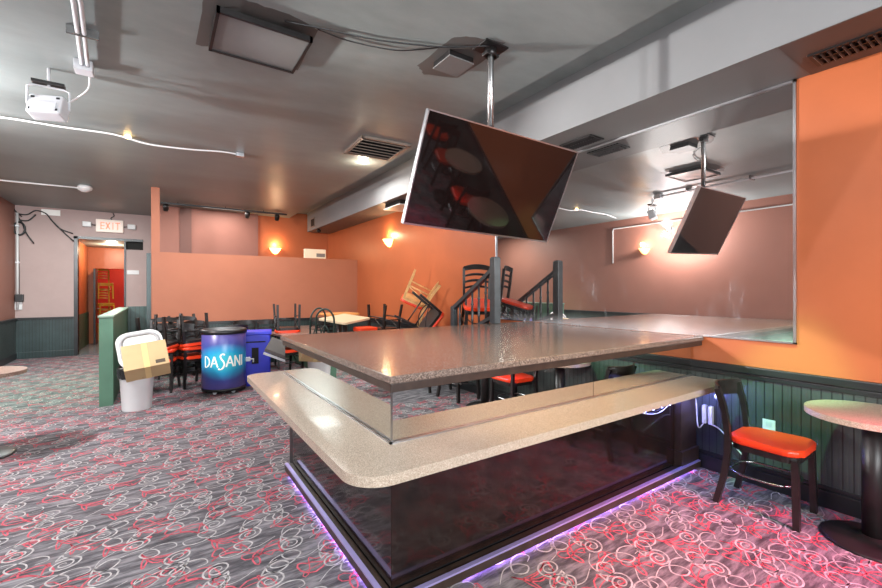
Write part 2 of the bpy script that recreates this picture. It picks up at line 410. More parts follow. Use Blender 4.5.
# corridor and red room beyond the doorway
CY = 15.4
sbox('floor_corridor', (-2.2, YD, -.02), (0.2, 19, .002), M['tile'])
sbox('ceiling_corridor', (-2.2, YD + T, 2.72), (.4, 19, 2.82), M['ceil'])
mb = MB(); mb.box((-1.78, YD + T, .9), (-1.66, CY, 2.72)); struct(mb.build('wall_corridor_left', M['orange']))
sbox('wainscot_corridor', (-1.77, YD + T, 0), (-1.65, CY, .9), M['green'])
sbox('wall_corridor_right', (-.3, YD + T, 0), (-.2, CY, 2.72), M['orange'])
mb = MB(); mb.box((-1.78, CY, 2.13), (-.2, CY + .1, 2.72)).box((-1.78, CY, 0), (-1.5, CY + .1, 2.13)); struct(mb.build('wall_corridor_back', M['orange']))
sbox('wall_red_room', (-3, 18.6, 0), (1, 18.7, 2.72), M['redroom'])
sbox('wall_red_room_left', (-3, CY + .1, 0), (-2.9, 18.6, 2.72), M['redroom'])
sbox('wall_red_room_right', (.2, CY + .1, 0), (.3, 18.6, 2.72), M['redroom'])
mb = MB(); mb.box((-1.5, CY - .52, .01), (-1.45, CY - .02, 2.1), bev=.004); d = struct(mb.build('door_1', M['blacktrim']))
MB().tube([(-1.44, CY - .44, 1.0), (-1.38, CY - .44, 1.0), (-1.38, CY - .34, 1.0)], .012).build('door_handle', M['chrome'], d)

# ------------------------------------------------------------------ raised stage
st = empty('stage', 'raised stage with brown granite top, mirrored sides and speckled drink rail', 'stage', (0, 0, 0))
SX, SY, SB = .876, 1.728, 3.82
ZT = 1.104
MB().prism([(SX, SY), (XW - .003, SY), (XW - .003, SB), (SX, SB)], ZT - .036, ZT, bev=.008).build('stage_top', M['granite'], st)
MB().box((SX + .012, SY + .012, ZT - .078), (XW - .003, SB - .01, ZT - .036), bev=.004).build('stage_top_edging', M['darkwood'], st)
MX, MY = .93, 1.82        # mirrored riser plane
ZR = .762                 # drink rail
MB().box((MX + .012, MY + .012, .0), (XW - .02, SB - .04, ZT - .078)).build('stage_body', M['blackpl'], st)
for x0, x1 in ((MX, 2.47), (2.474, XW - .02)): MB().box((x0, MY, ZR), (x1, MY + .006, ZT - .079)).build('mirror_panel', M['riser'], st)
MB().box((MX, MY + .001, ZR), (MX + .006, 3.88, ZT - .079)).build('mirror_panel', M['riser'], st)
# rail in L shape with rounded outer corners
RX, RY, RE = .625, 1.512, 4.02
poly = [(XW - .02, MY + .05), (MX + .05, MY + .05), (MX + .05, RE), ]
poly += [(RX + .1 - .1 * math.sin(R(t)), RE - .1 + .1 * math.cos(R(t))) for t in range(0, 91, 15)]
poly += [(RX + .16 - .16 * math.cos(R(t)), RY + .16 - .16 * math.sin(R(t))) for t in range(0, 91, 9)]
poly += [(XW - .14, RY), (XW - .02, RY + .0)]
MB().prism(poly, ZR - .045, ZR, bev=.006).build('drink_rail', M['laminate'], st)
mb = MB(); mb.box((MX - .014, MY - .014, ZR), (XW - .02, MY - .001, ZR + .008)); mb.box((MX - .014, MY - .014, ZR), (MX - .001, 3.88, ZR + .008)); mb.build('riser_channel', M['chrome'], st)
MB().box((MX - .004, MY - .004, ZR), (MX + .004, MY + .004, ZT - .08)).build('corner_strip', M['steel'], st)
BXe = 3.52
MB().box((MX - .005, MY - .006, .07), (BXe, MY + .01, ZR - .045)).build('base_panel', M['gloss'], st)
MB().box((MX - .006, MY - .004, .07), (MX + .01, 3.6, ZR - .045)).build('base_panel', M['gloss'], st)
mb = MB(); mb.box((BXe + .02, MY - .05, 0), (XW - .04, MY + .02, ZR - .046), bev=.004); mb.box((BXe, MY - .07, 0), (XW - .04, MY + .02, .18), bev=.004); mb.build('end_pilaster', M['darkwood'], st)
mb = MB(); mb.box((MX - .07, MY - .09, .014), (XW - .05, MY - .006, .058), bev=.003).box((MX - .07, MY - .09, .014), (MX - .006, 3.62, .058), bev=.003).box((MX - .05, MY - .07, 0), (XW - .05, MY - .01, .014)).box((MX - .05, MY - .07, 0), (MX - .01, 3.6, .014)); mb.build('kick_plate', M['darkwood'], st)
mb = MB(); mb.box((MX - .068, MY - .088, .058), (XW - .05, MY - .062, .068)).box((MX - .068, MY - .088, .058), (MX - .042, 3.62, .068)); mb.build('kick_channel', M['lavchrome'], st)
mb = MB(); mb.box((1.3, MY - .082, .010), (XW - .12, MY - .076, .0138)).box((MX - .062, 1.9, .010), (MX - .056, 3.5, .0138)); mb.build('led_tape', M['ledviolet'], st)
# short led string under the rail at the wall end
for i in range(8):
    x = 2.98 + i * .06
    MB().box((x + .08, MY - .02, .566 + .004 * (i % 2)), (x + .1, MY - .0065, .582 + .004 * (i % 2))).build('led', M['ledblue'], st)
MB().tube(smooth_pts([(2.95, MY - .02, .60), (3.1, MY - .02, .55), (3.28, MY - .02, .535), (3.46, MY - .02, .59)], 6), .003, 5).build('led_wire', M['white'], st)

# steps behind the stage with newel posts and balusters
ss = empty('stage_stairs', 'dark wooden stair with square newel posts and sloping handrail behind the stage', 'stairs', (3.28, 3.84, 0))
def lb(a, b): return [(p[0] - 3.28, p[1] - 3.84, p[2]) for p in (a, b)]
MB().box(*lb((3.24, 3.825, 0), (XW - .04, 4.85, .80))).build('landing', M['blacktrim'], ss)
MB().box(*lb((3.24, 4.85, 0), (XW - .04, 5.15, .36))).build('step', M['blacktrim'], ss)
def post(x, y, z0, z1, w):
    mb = MB(); mb.box(*lb((x - w, y - w, z0), (x + w, y + w, z1)), bev=.006); mb.box(*lb((x - w * .8, y - w * .8, z1), (x + w * .8, y + w * .8, z1 + .012)), bev=.003); return mb.build('newel_post', M['blackgrey'], ss)
M['blackgrey'] = plain('worn_black_post_paint', (50, 54, 56), .35, var=.25, nscale=9)
post(3.28, 3.76, ZT + .001, 1.875, .046); post(3.28, 4.59, .80, 1.275, .036)
MB().tube([(0, 3.80 - 3.84, 1.74), (0, 4.6 - 3.84, 1.25)], .03, flat=(.06, .045)).build('handrail', M['blackgrey'], ss)
MB().tube([(0, 3.80 - 3.84, 1.18), (0, 4.6 - 3.84, .85)], .02, flat=(.05, .04)).build('bottom_rail', M['blackgrey'], ss)
for i in range(1, 6):
    t = i / 6; y = 3.80 + .79 * t; zt = 1.72 - .49 * t; zb = 1.18 - .33 * t; h = zt - zb
    MB().lathe([(.013, 0), (.013, h * .2), (.02, h * .23), (.012, h * .27), (.019, h * .42), (.012, h * .62), (.02, h * .66), (.013, h * .7), (.013, h)], 10, (0, y - 3.84, zb)).build('baluster', M['blackgrey'], ss)

# ------------------------------------------------------------------ wall mirror
mr = empty('wall_mirror', 'huge smudged wall mirror in thin aluminium frame above the stage end', 'mirror', (XW, 2.7, 1.1))
my0, my1, mz0, mz1 = 1.118, 4.35, 1.106, 3.0
o = MB().box((XW - .008, my0, mz0), (XW - .002, my1, mz1)).build('glass', M['mirror'], mr); o.matrix_parent_inverse = Matrix.Translation((-XW, -2.7, -1.1))
mb = MB()
mb.box((XW - .02, my0 - .018, mz0 - .0), (XW - .002, my0, mz1 + .018)).box((XW - .02, my1, mz0), (XW - .002, my1 + .018, mz1 + .018)).box((XW - .02, my0 - .018, mz1), (XW - .002, my1 + .018, mz1 + .018)).box((XW - .02, my0 - .018, mz0 - .001), (XW - .002, SY - .002, mz0 + .012)).box((XW - .02, SB + .005, mz0 - .001), (XW - .002, my1 + .018, mz0 + .012))
o = mb.build('frame', M['chrome'], mr); o.matrix_parent_inverse = Matrix.Translation((-XW, -2.7, -1.1))

# ------------------------------------------------------------------ television and its pole
tvm = Matrix.Rotation(R(-4.7), 4, 'Z') @ Matrix.Rotation(R(25.3), 4, 'X') @ Matrix.Rotation(R(2.6), 4, 'Y')
tv = empty('television', 'large switched-off flat television tilted down under the ceiling pole', 'television', (2.123, 2.42, 2.291)); tv.rotation_euler = tvm.to_euler()
tw, th = 1.375 / 2, .773 / 2
MB().box((-tw + .008, -.001, -th + .012), (tw - .008, .012, th - .008)).build('screen', M['screen'], tv)
mb = MB(); mb.box((-tw, -.006, -th), (-tw + .008, .035, th)).box((tw - .008, -.006, -th), (tw, .035, th)).box((-tw, -.006, th - .008), (tw, .035, th)).box((-tw, -.006, -th), (tw, .035, -th + .012)); mb.build('bezel', M['chrome'], tv)
mb = MB(); mb.box((-tw + .008, .012, -th + .01), (tw - .008, .04, th - .01), bev=.01).box((-tw * .75, .04, -th * .8), (tw * .75, .075, th * .45), bev=.02); mb.build('back_housing', M['tvback'], tv)
for i in range(6): MB().box((-.34 + i * .12, .075, -.2), (-.27 + i * .12, .079, -.12)).build('back_port', M['blackpl'], tv)
pl = empty('ceiling_pole', 'steel ceiling pole with flange holding the tilted television', 'pole', (2.13, 2.44, H))
PZ = -.86
MB().tube([(0, .05, 0), (0, .05, -.06), (0, .05, PZ)], .024, 14).build('pole', M['steel'], pl)
mb = MB(); mb.box((-.11, -.035, -.012), (.11, .135, -.0005), bev=.003); mb.lathe([(.045, -.07), (.045, -.012)], 14, (0, .05, 0)); mb.box((-.06, .02, -.07), (.06, .08, -.045), bev=.004); mb.build('flange', M['darkmetal'], pl)
mb = MB(); mb.box((-.045, .0, PZ - .12), (.045, .1, PZ + .06), bev=.006); mb.box((-.16, .06, PZ - .25), (-.13, .14, PZ + .02), bev=.003); mb.box((.13, .06, PZ - .25), (.16, .14, PZ + .02), bev=.003); mb.box((-.16, .06, PZ - .1), (.16, .1, PZ - .06), bev=.003); mb.build('mount_bracket', M['darkmetal'], pl)

# ------------------------------------------------------------------ chairs
def make_chair(name, label, wood, style, group=None, seat=None):
    c = empty(name, label, 'chair', group=group)
    sw, sd = .21, .21
    mb = MB(); poly = rrect(-sw, -sd - .01, sw, sd - .02, .09, 5); poly = [(x * (1 - .12 * max(0, y)/.2), y) for x, y in poly]
    mb.prism(poly, .445, .49, bev=.016); mb.build('seat', seat or M['redseat'], c)
    mb = MB(); mb.prism([(x * .93, y * .93 - .0) for x, y in poly], .405, .4445); mb.build('seat_frame', wood, c)
    for s in (-1, 1):
        MB().tube([(s * .175, -.185, .43), (s * .178, -.19, .22), (s * .182, -.195, 0)], 1, flat=(.036, .036)).build('leg', wood, c)
        pts = smooth_pts([(s * .185, .255, 0), (s * .178, .205, .22), (s * .17, .185, .44), (s * .172, .205, .64), (s * .178, .245, .8 if style == 'band' else .9)], 4)
        MB().tube(pts, 1, flat=(.032, .036)).build('rear_leg', wood, c)
        if style != 'band': MB().tube([(s * .18, -.18, .2), (s * .178, .2, .22)], .011, 8).build('stretcher', wood, c)
    if style == 'band': MB().tube([(x, y + .01, .235) for x, y in rrect(-.168, -.175, .168, .195, .12, 6)], .009, 8, closed=True).build('ring_stretcher', M['steel'], c)
    else: MB().tube([(-.178, .21, .26), (.178, .21, .26)], .011, 8).build('stretcher', wood, c)
    if style != 'band': MB().tube(smooth_pts([(-.165, .15, .40), (-.16, .02, .3), (-.1, -.12, .26), (0, -.165, .255), (.1, -.12, .26), (.16, .02, .3), (.165, .15, .40)], 5), .008, 7).build('bent_hoop', wood, c)
    def slat(z0, z1, bow, y0, x=.185):
        mb = MB(); n = 14; A = []
        for i in range(n + 1):
            t = -1 + 2 * i / n; xx = x * t; y = y0 + bow * (1 - t * t)
            up = .012 * (1 - t * t) if style != 'band' else 0
            A.append([mb.bm.verts.new(q) for q in ((xx, y - .008, z0 + up), (xx, y + .008, z0 + up), (xx, y + .008, z1 + up * 2), (xx, y - .008, z1 + up * 2))])
        for P, Q in zip(A, A[1:]):
            for j in range(4):
                f = mb.face([P[j], P[(j + 1) % 4], Q[(j + 1) % 4], Q[j]])
        mb.face(A[0]); mb.face(A[-1][::-1]); return mb
    if style == 'band': slat(.715, .825, .075, .235).build('back_rest', wood, c)
    else:
        slat(.86, .92, .05, .235).build('top_rail', wood, c)
        for z, y in ((.78, .225), (.70, .21), (.62, .2)): slat(z, z + .022, .045, y, .172).build('back_slat', wood, c)
    return c
def place(o, loc, rz=0, inv=False, tilt=(0, 0)):
    """stand (or lay upside down: seat top on loc.z) a chair"""
    m = Matrix.Translation(loc) @ Matrix.Rotation(R(rz), 4, 'Z') @ Matrix.Rotation(R(tilt[0]), 4, 'X') @ Matrix.Rotation(R(tilt[1]), 4, 'Y')
    if inv: m = m @ Matrix.Translation((0, 0, .49)) @ Matrix.Rotation(R(180), 4, 'X')
    o.rotation_mode = 'XYZ'; o.location = m.to_translation(); o.rotation_euler = m.to_euler(); return o
BANDG = 'low-backed chairs along the right wall'
ch = make_chair('side_chair', 'dark wooden chair with orange-red seat beside the round table at right', M['blackchair'], 'band', BANDG)
place(ch, (3.47, 1.15, 0), 2)
place(dup(ch, 'red-seated chair seen only in the mirrored stage side, behind the round table', group=BANDG), (3.48, -.02, 0), 4)
place(dup(ch, 'dark chair at far left of the mirrored stage side reflection', group=BANDG), (3.46, -1.08, 0), 176)
place(dup(ch, 'red-seated chair reflected near the upper corner of the television screen', group=BANDG), (3.46, -1.8, 0), 0)

# ------------------------------------------------------------------ tables
def round_table(label, loc, r=.31, top=None, group=None):
    t = empty('round_table', label, 'table', loc, group=group)
    MB().prism([(r * math.cos(2 * math.pi * i / 64), r * math.sin(2 * math.pi * i / 64)) for i in range(64)], .735, .768, bev=.006).build('tabletop', top or M['tabletop'], t)
    mb = MB(); mb.tube([(0, 0, .02), (0, 0, .72)], .05, 20); mb.box((-.16, -.025, .715), (.16, .025, .7345)); mb.box((-.025, -.16, .715), (.025, .16, .7345)); mb.build('pedestal', M['iron'], t)
    MB().lathe([(.235, 0), (.24, .008), (.22, .018), (.13, .028), (.07, .034), (.055, .05)], 40).build('base', M['iron'], t)
    return t
RTG = 'round pedestal tables'
rt = round_table('round speckled pedestal table at the right edge of the photo', (3.505, .65, 0), group=RTG)
dup(rt, 'round table reflected as lower grey oval in the television', (3.48, -.55, 0), group=RTG)
round_table('round pedestal table cut off by the left edge of the photo', (-1.345, 5.45, 0), top=M['browntop'], group=RTG)
def square_table(label, loc, rz, w=.7, top=None, z=.76, d=None):
    t = empty('square_table', label, 'table', loc, (0, 0, R(rz))); d = d or w
    MB().prism(rrect(-w / 2, -d / 2, w / 2, d / 2, .03, 4), z - .035, z, bev=.005).build('tabletop', top, t)
    MB().tube([(0, 0, .03), (0, 0, z - .035)], .04, 14).build('pedestal', M['iron'], t)
    mb = MB()
    for a in (0, 90): mb.tube([(-.26 * math.cos(R(a)), -.26 * math.sin(R(a)), .02), (0, 0, .045), (.26 * math.cos(R(a)), .26 * math.sin(R(a)), .02)], 1, flat=(.07, .03))
    mb.build('base', M['iron'], t); return t

# ------------------------------------------------------------------ stored furniture behind the stage
STG = 'chairs stored behind the stage'
BL, NA = M['blackchair'], M['natchair']
proto_b = make_chair('ladder_chair', 'black ladder-back chair with red seat standing on the stair landing', BL, 'ladder', STG)
place(proto_b, (3.55, 4.44, .862), -30, False, (16, 0))
proto_n = make_chair('ladder_chair', 'natural wood chair tipped upside down with red seat against right wall', NA, 'ladder', STG)
def bchair(label, loc, rz=0, inv=False, tilt=(0, 0)): return place(dup(proto_b, label, group=STG), loc, rz, inv, tilt)
# T: brown table near the barrel, chairs upside down on it
square_table('brown square table behind the far left stage corner', (2.02, 7.62, 0), 8, .8, M['browntop'])
bchair('black chair upside down on the brown table left of the hoops', (1.88, 7.72, .761), 175, True)
square_table('dark table near the partition behind the drinks barrel', (1.05, 8.55, 0), 0, .75, M['browntop'])
square_table('dark table by the partition between barrel and tilted top', (2.34, 8.55, 0), 0, .75, M['browntop'])
for lab, x, y, rz in (('black chair against the partition, straight above the white bin', .2, 8.75, 175), ('black chair by the partition left of the drinks barrel', .62, 8.85, 20),
                      ('black chair by the partition directly behind the drinks barrel', 1.0, 7.82, 190), ('black chair by the partition above the right rim of the barrel', 1.42, 8.9, 160),
                      ('black chair behind the blue bin', 1.72, 8.62, 175), ('black chair by the partition left of the hoop-backed chairs', 2.62, 8.15, 185), ('black chair by the partition behind the hoop-backed chairs', 2.75, 8.7, 170)):
    bchair(lab, (x, y, 0), rz)
# stacked seat-to-seat between the bin and the barrel
bchair('red-seated chair standing between white bin and drinks barrel', (.42, 7.72, 0), 20)
bchair('second red-seated chair nested on the one between bin and barrel', (.42, 7.72, .14), 22)
bchair('upside-down chair topping the stack between white bin and drinks barrel', (.42, 7.74, .632), 200, True, (4, 3))
bchair('red-seated chair half hidden behind the white bin', (.02, 7.55, 0), -15)
bchair('second red-seated chair nested on the one behind the white bin', (.02, 7.55, .14), -13)
bchair('upside-down chair topping the stack behind the white bin', (.02, 7.56, .632), 150, True, (-3, 2))
# right group
square_table('dark table beside right wall under an upside-down chair', (3.15, 6.75, 0), 0, .75, M['browntop'])
bchair('upside-down black chair right of the tilted beige tabletop', (3.24, 6.62, .761), 15, True)
square_table('dark table by the right wall under the tipped wooden chair', (3.32, 5.72, 0), 0, .75, M['browntop'])
place(proto_n, (3.44, 5.95, 1.28), 62, True, (24, -14))
bchair('black chair tipped on its side left of the stair railing', (3.42, 5.35, 1.0), 250, True, (52, 10))
# pub-height tops
bt = square_table('tall table with a beige square top tilted and turned cornerwise', (2.55, 6.68, 0), 25, .6, M['beigetop'], 1.04)
for c_ in kids(bt):
    if c_.name.startswith('tabletop'): c_.data.transform(Matrix.Translation((0, 0, 1.04)) @ Matrix.Rotation(R(7), 4, Vector((.707, -.707, 0))) @ Matrix.Translation((0, 0, -1.04)))
square_table('tall honey-topped table standing behind the beige one', (2.75, 7.5, 0), 5, .6, M['orangetop'], 1.08, .5)
# red vinyl stool seat beside the beige top
sto = empty('bar_stool', 'red vinyl stool in front of the upside-down black chair', 'stool', (2.75, 6.3, 0))
MB().box((-.15, -.15, .84), (.15, .15, .91), bev=.02).build('seat', M['redseat'], sto)
for sx in (-1, 1):
    for sy in (-1, 1): MB().tube([(sx * .13, sy * .13, .84), (sx * .17, sy * .17, 0)], .016, 8).build('leg', BL, sto)
MB().tube([(.155, .155, .3), (-.155, .155, .3), (-.155, -.155, .3), (.155, -.155, .3)], .01, 6, closed=True).build('foot_ring', BL, sto)
# two hoop-backed chairs
def hoop_chair(label, loc, rz):
    c = empty('hoop_chair', label, 'chair', loc, (0, 0, R(rz)), 'hoop-backed chairs')
    MB().lathe([(.19, .44), (.2, .455), (.19, .47)], 24).build('seat', M['bentgreen'], c)
    for a in (45, 135): MB().tube([(.15 * math.cos(R(a + 180)), .15 * math.sin(R(a + 180)), .45), (.19 * math.cos(R(a + 180)), .19 * math.sin(R(a + 180)), 0)], .014, 8).build('leg', M['bentgreen'], c)
    for s in (-1, 1): MB().tube([(s * .14, .13, .45), (s * .17, .22, 0)], .014, 8).build('leg', M['bentgreen'], c)
    MB().tube(smooth_pts([(-.13, .14, .45), (-.12, .19, .75), (-.13, .23, 1.06), (-.08, .25, 1.18), (0, .255, 1.22), (.08, .25, 1.18), (.13, .23, 1.06), (.12, .19, .75), (.13, .14, .45)], 5), .014, 8).build('back_hoop', M['bentgreen'], c)
    MB().tube(smooth_pts([(-.07, .15, .45), (-.08, .2, .75), (0, .23, .98), (.08, .2, .75), (.07, .15, .45)], 5), .01, 8).build('inner_hoop', M['bentgreen'], c)
    return c
M['bentgreen'] = plain('green_black_bentwood', (28, 50, 44), .3, var=.2)
hoop_chair('left of two hoop-backed bentwood chairs behind the stage', (2.0, 6.75, 0), 195)
hoop_chair('right of two hoop-backed bentwood chairs, overlapping the other hoop', (2.12, 6.36, 0), 160)
# grey tabletop leaning at the far stage corner
gt = empty('leaning_table', 'grey table tipped on edge behind the far left stage corner', 'table', (1.3, 4.2, 0), (0, 0, 0))
tm = Matrix.Translation((-.26, .24, .90)) @ Matrix.Rotation(R(14), 4, 'Z') @ Matrix.Rotation(R(38), 4, 'X') @ Matrix.Rotation(R(-40), 4, 'Z')
MB().box((-.15, -.1, -.02), (.15, .1, .02), tm, bev=.004).build('tabletop', M['greytop'], gt)
MB().box((-.15, -.104, -.055), (.15, -.09, -.035), tm).build('edge_strip', M['offwhite'], gt)
MB().tube([(.02, .02, .03), (-.22, .22, .87)], .028, 12).build('pedestal', M['iron'], gt)
MB().lathe([(.15, 0), (.15, .015), (.05, .035)], 24, (.06, .06, 0)).build('base', M['iron'], gt)

# ------------------------------------------------------------------ drinks barrel
bc = Vector((.805, 7.03, 0)); ang = math.atan2(-bc.y, -bc.x)       # towards the camera
ba = empty('drinks_cooler', 'round violet-blue drinks cooler barrel with white lettering', 'cooler', bc, (0, 0, ang + math.pi / 2))
br = .297
MB().lathe([(br - .02, .07), (br, .085), (br, .86), (br - .004, .865)], 48).build('body', M['barrel'], ba)
MB().lathe([(br - .01, .862), (br + .014, .866), (br + .014, .915), (br - .005, .93), (br - .03, .93), (br - .05, .9), (.0, .9)], 48).build('rim', M['blackpl'], ba)
MB().lathe([(br - .03, .045), (br + .004, .045), (br + .004, .083), (br - .03, .083)], 48).build('base_ring', M['blackpl'], ba)
for a in (-60, -120, 60, 120):
    MB().lathe([(.008, -.012), (.026, -.012), (.026, .012), (.008, .012)], 14, mat=Matrix.Translation((.24 * math.cos(R(a)), .24 * math.sin(R(a)), .027)) @ Matrix.Rotation(R(90), 4, 'X')).build('caster', M['offwhite'], ba)
def letter_strokes():
    L = {}
    L['D'] = [[(0, 0), (0, 1)], [(0, 1), (.25, .95), (.48, .72), (.52, .5), (.48, .28), (.25, .05), (0, 0)]]
    L['A'] = [[(-.05, 0), (.3, 1)], [(.3, 1), (.62, 0)], [(.1, .36), (.5, .36)]]
    L['S'] = [[(.5, 1.12), (.28, 1.22), (.1, 1.02), (.2, .75), (.38, .5), (.44, .2), (.28, -.1), (.05, -.2), (-.08, -.1)]]
    L['N'] = [[(0, 0), (0, 1)], [(0, 1), (.55, 0)], [(.55, 0), (.55, 1)]]
    L['I'] = [[(0, 0), (0, 1)]]
    return L
LS = letter_strokes(); cur = 0; runs = []
for chh, wd in zip('DASANI', (.72, .76, .66, .78, .80, .1)):
    runs.append((cur, chh)); cur += wd
tot = cur; half = R(53)
h_l = .155; z_l = .40
for x0, chh in runs:
    mb = MB()
    for stk in LS[chh]:
        q = smooth_pts([(a, b, 0) for a, b in stk], 6) if len(stk) > 2 else [Vector((stk[0][0] + (stk[1][0] - stk[0][0]) * i / 6, stk[0][1] + (stk[1][1] - stk[0][1]) * i / 6, 0)) for i in range(7)]
        n = len(q); Lp = []; Rp = []
        for i, p in enumerate(q):
            d = q[min(i + 1, n - 1)] - q[max(i - 1, 0)]; d.normalize(); nn = Vector((-d.y, d.x, 0)) * (.075 if abs(d.y) > .5 else .05)
            for lst, sgn in ((Lp, 1), (Rp, -1)):
                w = p + nn * sgn; th_ = -math.pi / 2 + (((x0 + w.x) / tot) * 2 - 1) * half
                lst.append(mb.bm.verts.new(((br + .002) * math.cos(th_), (br + .002) * math.sin(th_), z_l + w.y * h_l)))
        for i in range(n - 1): mb.face([Lp[i], Lp[i + 1], Rp[i + 1], Rp[i]])
    mb.build('letter', M['lettering'] if 'lettering' in M else M.setdefault('lettering', plain('cream_white_print', (246, 246, 236), .4, var=.02)), ba)
mb = MB(); mb.box((br - .01, -.05, .42), (br + .06, .02, .48), bev=.006); mb.tube([(br + .05, -.01, .45), (br + .1, -.03, .45), (br + .1, -.03, .40)], .012, 8); mb.build('tap', M['offwhite'], ba)

# blue bin behind the barrel
bb = empty('recycling_bin', 'blue plastic bin with slotted front standing behind the drinks barrel', 'bin', (1.29, 7.30, 0), (0, 0, R(-12)))
mb = MB(); mb.box((-.22, -.2, 0), (.22, .2, .80), bev=.02); mb.build('body', M['blue'], bb)
mb = MB(); mb.box((-.24, -.22, .8), (.24, .22, .85), bev=.012); mb.build('lid', M['blue'], bb)
mb = MB(); mb.box((-.13, -.206, .68), (.15, -.199, .70)); mb.box((-.05, -.206, .35), (.05, -.199, .6)); mb.build('slot', M['hole'], bb)

# ------------------------------------------------------------------ bin, lid, box
wb = empty('waste_bin', 'white plastic waste bin with a black liner beside the half wall', 'bin', (-.235, 6.58, 0))
MB().lathe([(.0, .0), (.15, .0), (.155, .01), (.185, .5), (.195, .505), (.195, .52), (.18, .52), (.15, .04), (0, .03)], 36).build('body', M['white'], wb)
rr = random.Random(5); mb = MB(); seg = 40; prev = None; rings = []
for r_, z_ in ((.165, .44), (.186, .535), (.203, .53), (.208, .47), (.202, .42)):
    rings.append([mb.bm.verts.new(((r_ + rr.uniform(-.005, .005)) * math.cos(2 * math.pi * i / seg), (r_ + rr.uniform(-.005, .005)) * math.sin(2 * math.pi * i / seg), z_ + rr.uniform(-.014, .014))) for i in range(seg)])
for A, B in zip(rings, rings[1:]):
    for i in range(seg): mb.face([A[i], A[(i + 1) % seg], B[(i + 1) % seg], B[i]])
mb.build('liner', M['bag'], wb)
toc = math.degrees(math.atan2(-.235, 6.58))      # bearing of the bin from the camera
def facing(loc, pitch, roll): return Matrix.Translation(loc) @ Matrix.Rotation(R(-toc), 4, 'Z') @ Matrix.Rotation(R(pitch), 4, 'X') @ Matrix.Rotation(R(roll), 4, 'Y')
# cardboard box, large side tilted up towards the camera (local -y)
bx = empty('cardboard_box', 'closed brown cardboard box tilted in the top of the white bin', 'box', (-.135, 6.43, .625))
bx.rotation_euler = (Matrix.Rotation(R(-toc - 6), 4, 'Z') @ Matrix.Rotation(R(-40), 4, 'X') @ Matrix.Rotation(R(-10), 4, 'Y')).to_euler()
w, d, h = .23, .13, .18
MB().box((-w, -d, -h), (w, d, h), bev=.004).build('carton', M['card'], bx)
mb = MB(); mb.box((-.03, -d - .0015, -h), (.03, -d + .001, h)); mb.box((-.03, -d, -h - .0015), (.03, d, -h + .001)); mb.build('tape', M['cardtape'], bx)
mb = MB(); mb.box((.09, -d - .002, -.15), (.19, -d - .0005, -.10)); mb.build('printed_mark', plain('dark_print', (70, 60, 48), .7), bx)
# lid leaning behind it
ld = empty('bin_lid', 'white rounded bin lid standing upright behind the cardboard box', 'lid', (-.20, 6.72, .76))
ld.rotation_euler = (Matrix.Rotation(R(-toc), 4, 'Z') @ Matrix.Rotation(R(-24), 4, 'X') @ Matrix.Rotation(R(-9), 4, 'Y')).to_euler()
rot90 = Matrix.Rotation(R(90), 4, 'X')
mb = MB(); mb.prism(rrect(-.25, -.26, .25, .22, .13, 8), -.02, .02, rot90, bev=.012); mb.build('lid_shell', M['white'], ld)
mb = MB(); P = rrect(-.2, -.2, .2, .17, .1, 8); mb.tube([(x, -.024, z) for x, z in P], .02, 6, closed=True); mb.build('raised_rim', plain('grey_rim_plastic', (150, 150, 152), .5), ld)  # rim in a darker grey than the white shell

# darker jagged-edged patches on the ceiling round the two panels
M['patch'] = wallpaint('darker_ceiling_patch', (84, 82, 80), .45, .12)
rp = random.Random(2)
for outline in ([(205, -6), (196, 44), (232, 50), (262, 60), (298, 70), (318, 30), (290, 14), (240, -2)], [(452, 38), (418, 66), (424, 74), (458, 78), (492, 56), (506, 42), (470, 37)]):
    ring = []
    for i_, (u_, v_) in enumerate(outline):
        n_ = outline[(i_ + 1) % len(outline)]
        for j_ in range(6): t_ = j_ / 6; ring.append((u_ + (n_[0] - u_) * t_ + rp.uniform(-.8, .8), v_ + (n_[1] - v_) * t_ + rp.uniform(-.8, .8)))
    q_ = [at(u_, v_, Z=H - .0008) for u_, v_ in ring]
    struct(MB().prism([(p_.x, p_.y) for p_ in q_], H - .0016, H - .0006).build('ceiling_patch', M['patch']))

# ------------------------------------------------------------------ ceiling fittings
hp = empty('access_panel', 'dark-framed square panel hanging just under the grey ceiling', 'panel', (.62, 3.33, H))
MB().box((-.29, -.25, -.06), (.29, .25, -.045)).build('panel', plain('grey_panel_paint', (104, 105, 104), .35, var=.06, nscale=3), hp)
mb = MB()
for a, b in (((-.31, -.27, -.07), (-.29, .27, -.03)), ((.29, -.27, -.07), (.31, .27, -.03)), ((-.31, -.27, -.07), (.31, -.25, -.03)), ((-.31, .25, -.07), (.31, .27, -.03))): mb.box(a, b)
mb.build('frame', M['darkmetal'], hp)
mb = MB()
for sx in (-.26, .26):
    for sy in (-.22, .22): mb.tube([(sx, sy, 0), (sx, sy, -.05)], .008, 6)
mb.build('hanger', M['darkmetal'], hp)
sp_ = empty('junction_plate', 'small square plate on the ceiling beside the television pole', 'plate', (1.99, 2.79, H))
MB().box((-.12, -.12, -.055), (.12, .12, -.045)).build('plate', M['soffit_under'], sp_)
mb = MB(); mb.box((-.115, -.115, -.045), (.115, .115, 0)); mb.build('box', M['darkmetal'], sp_)
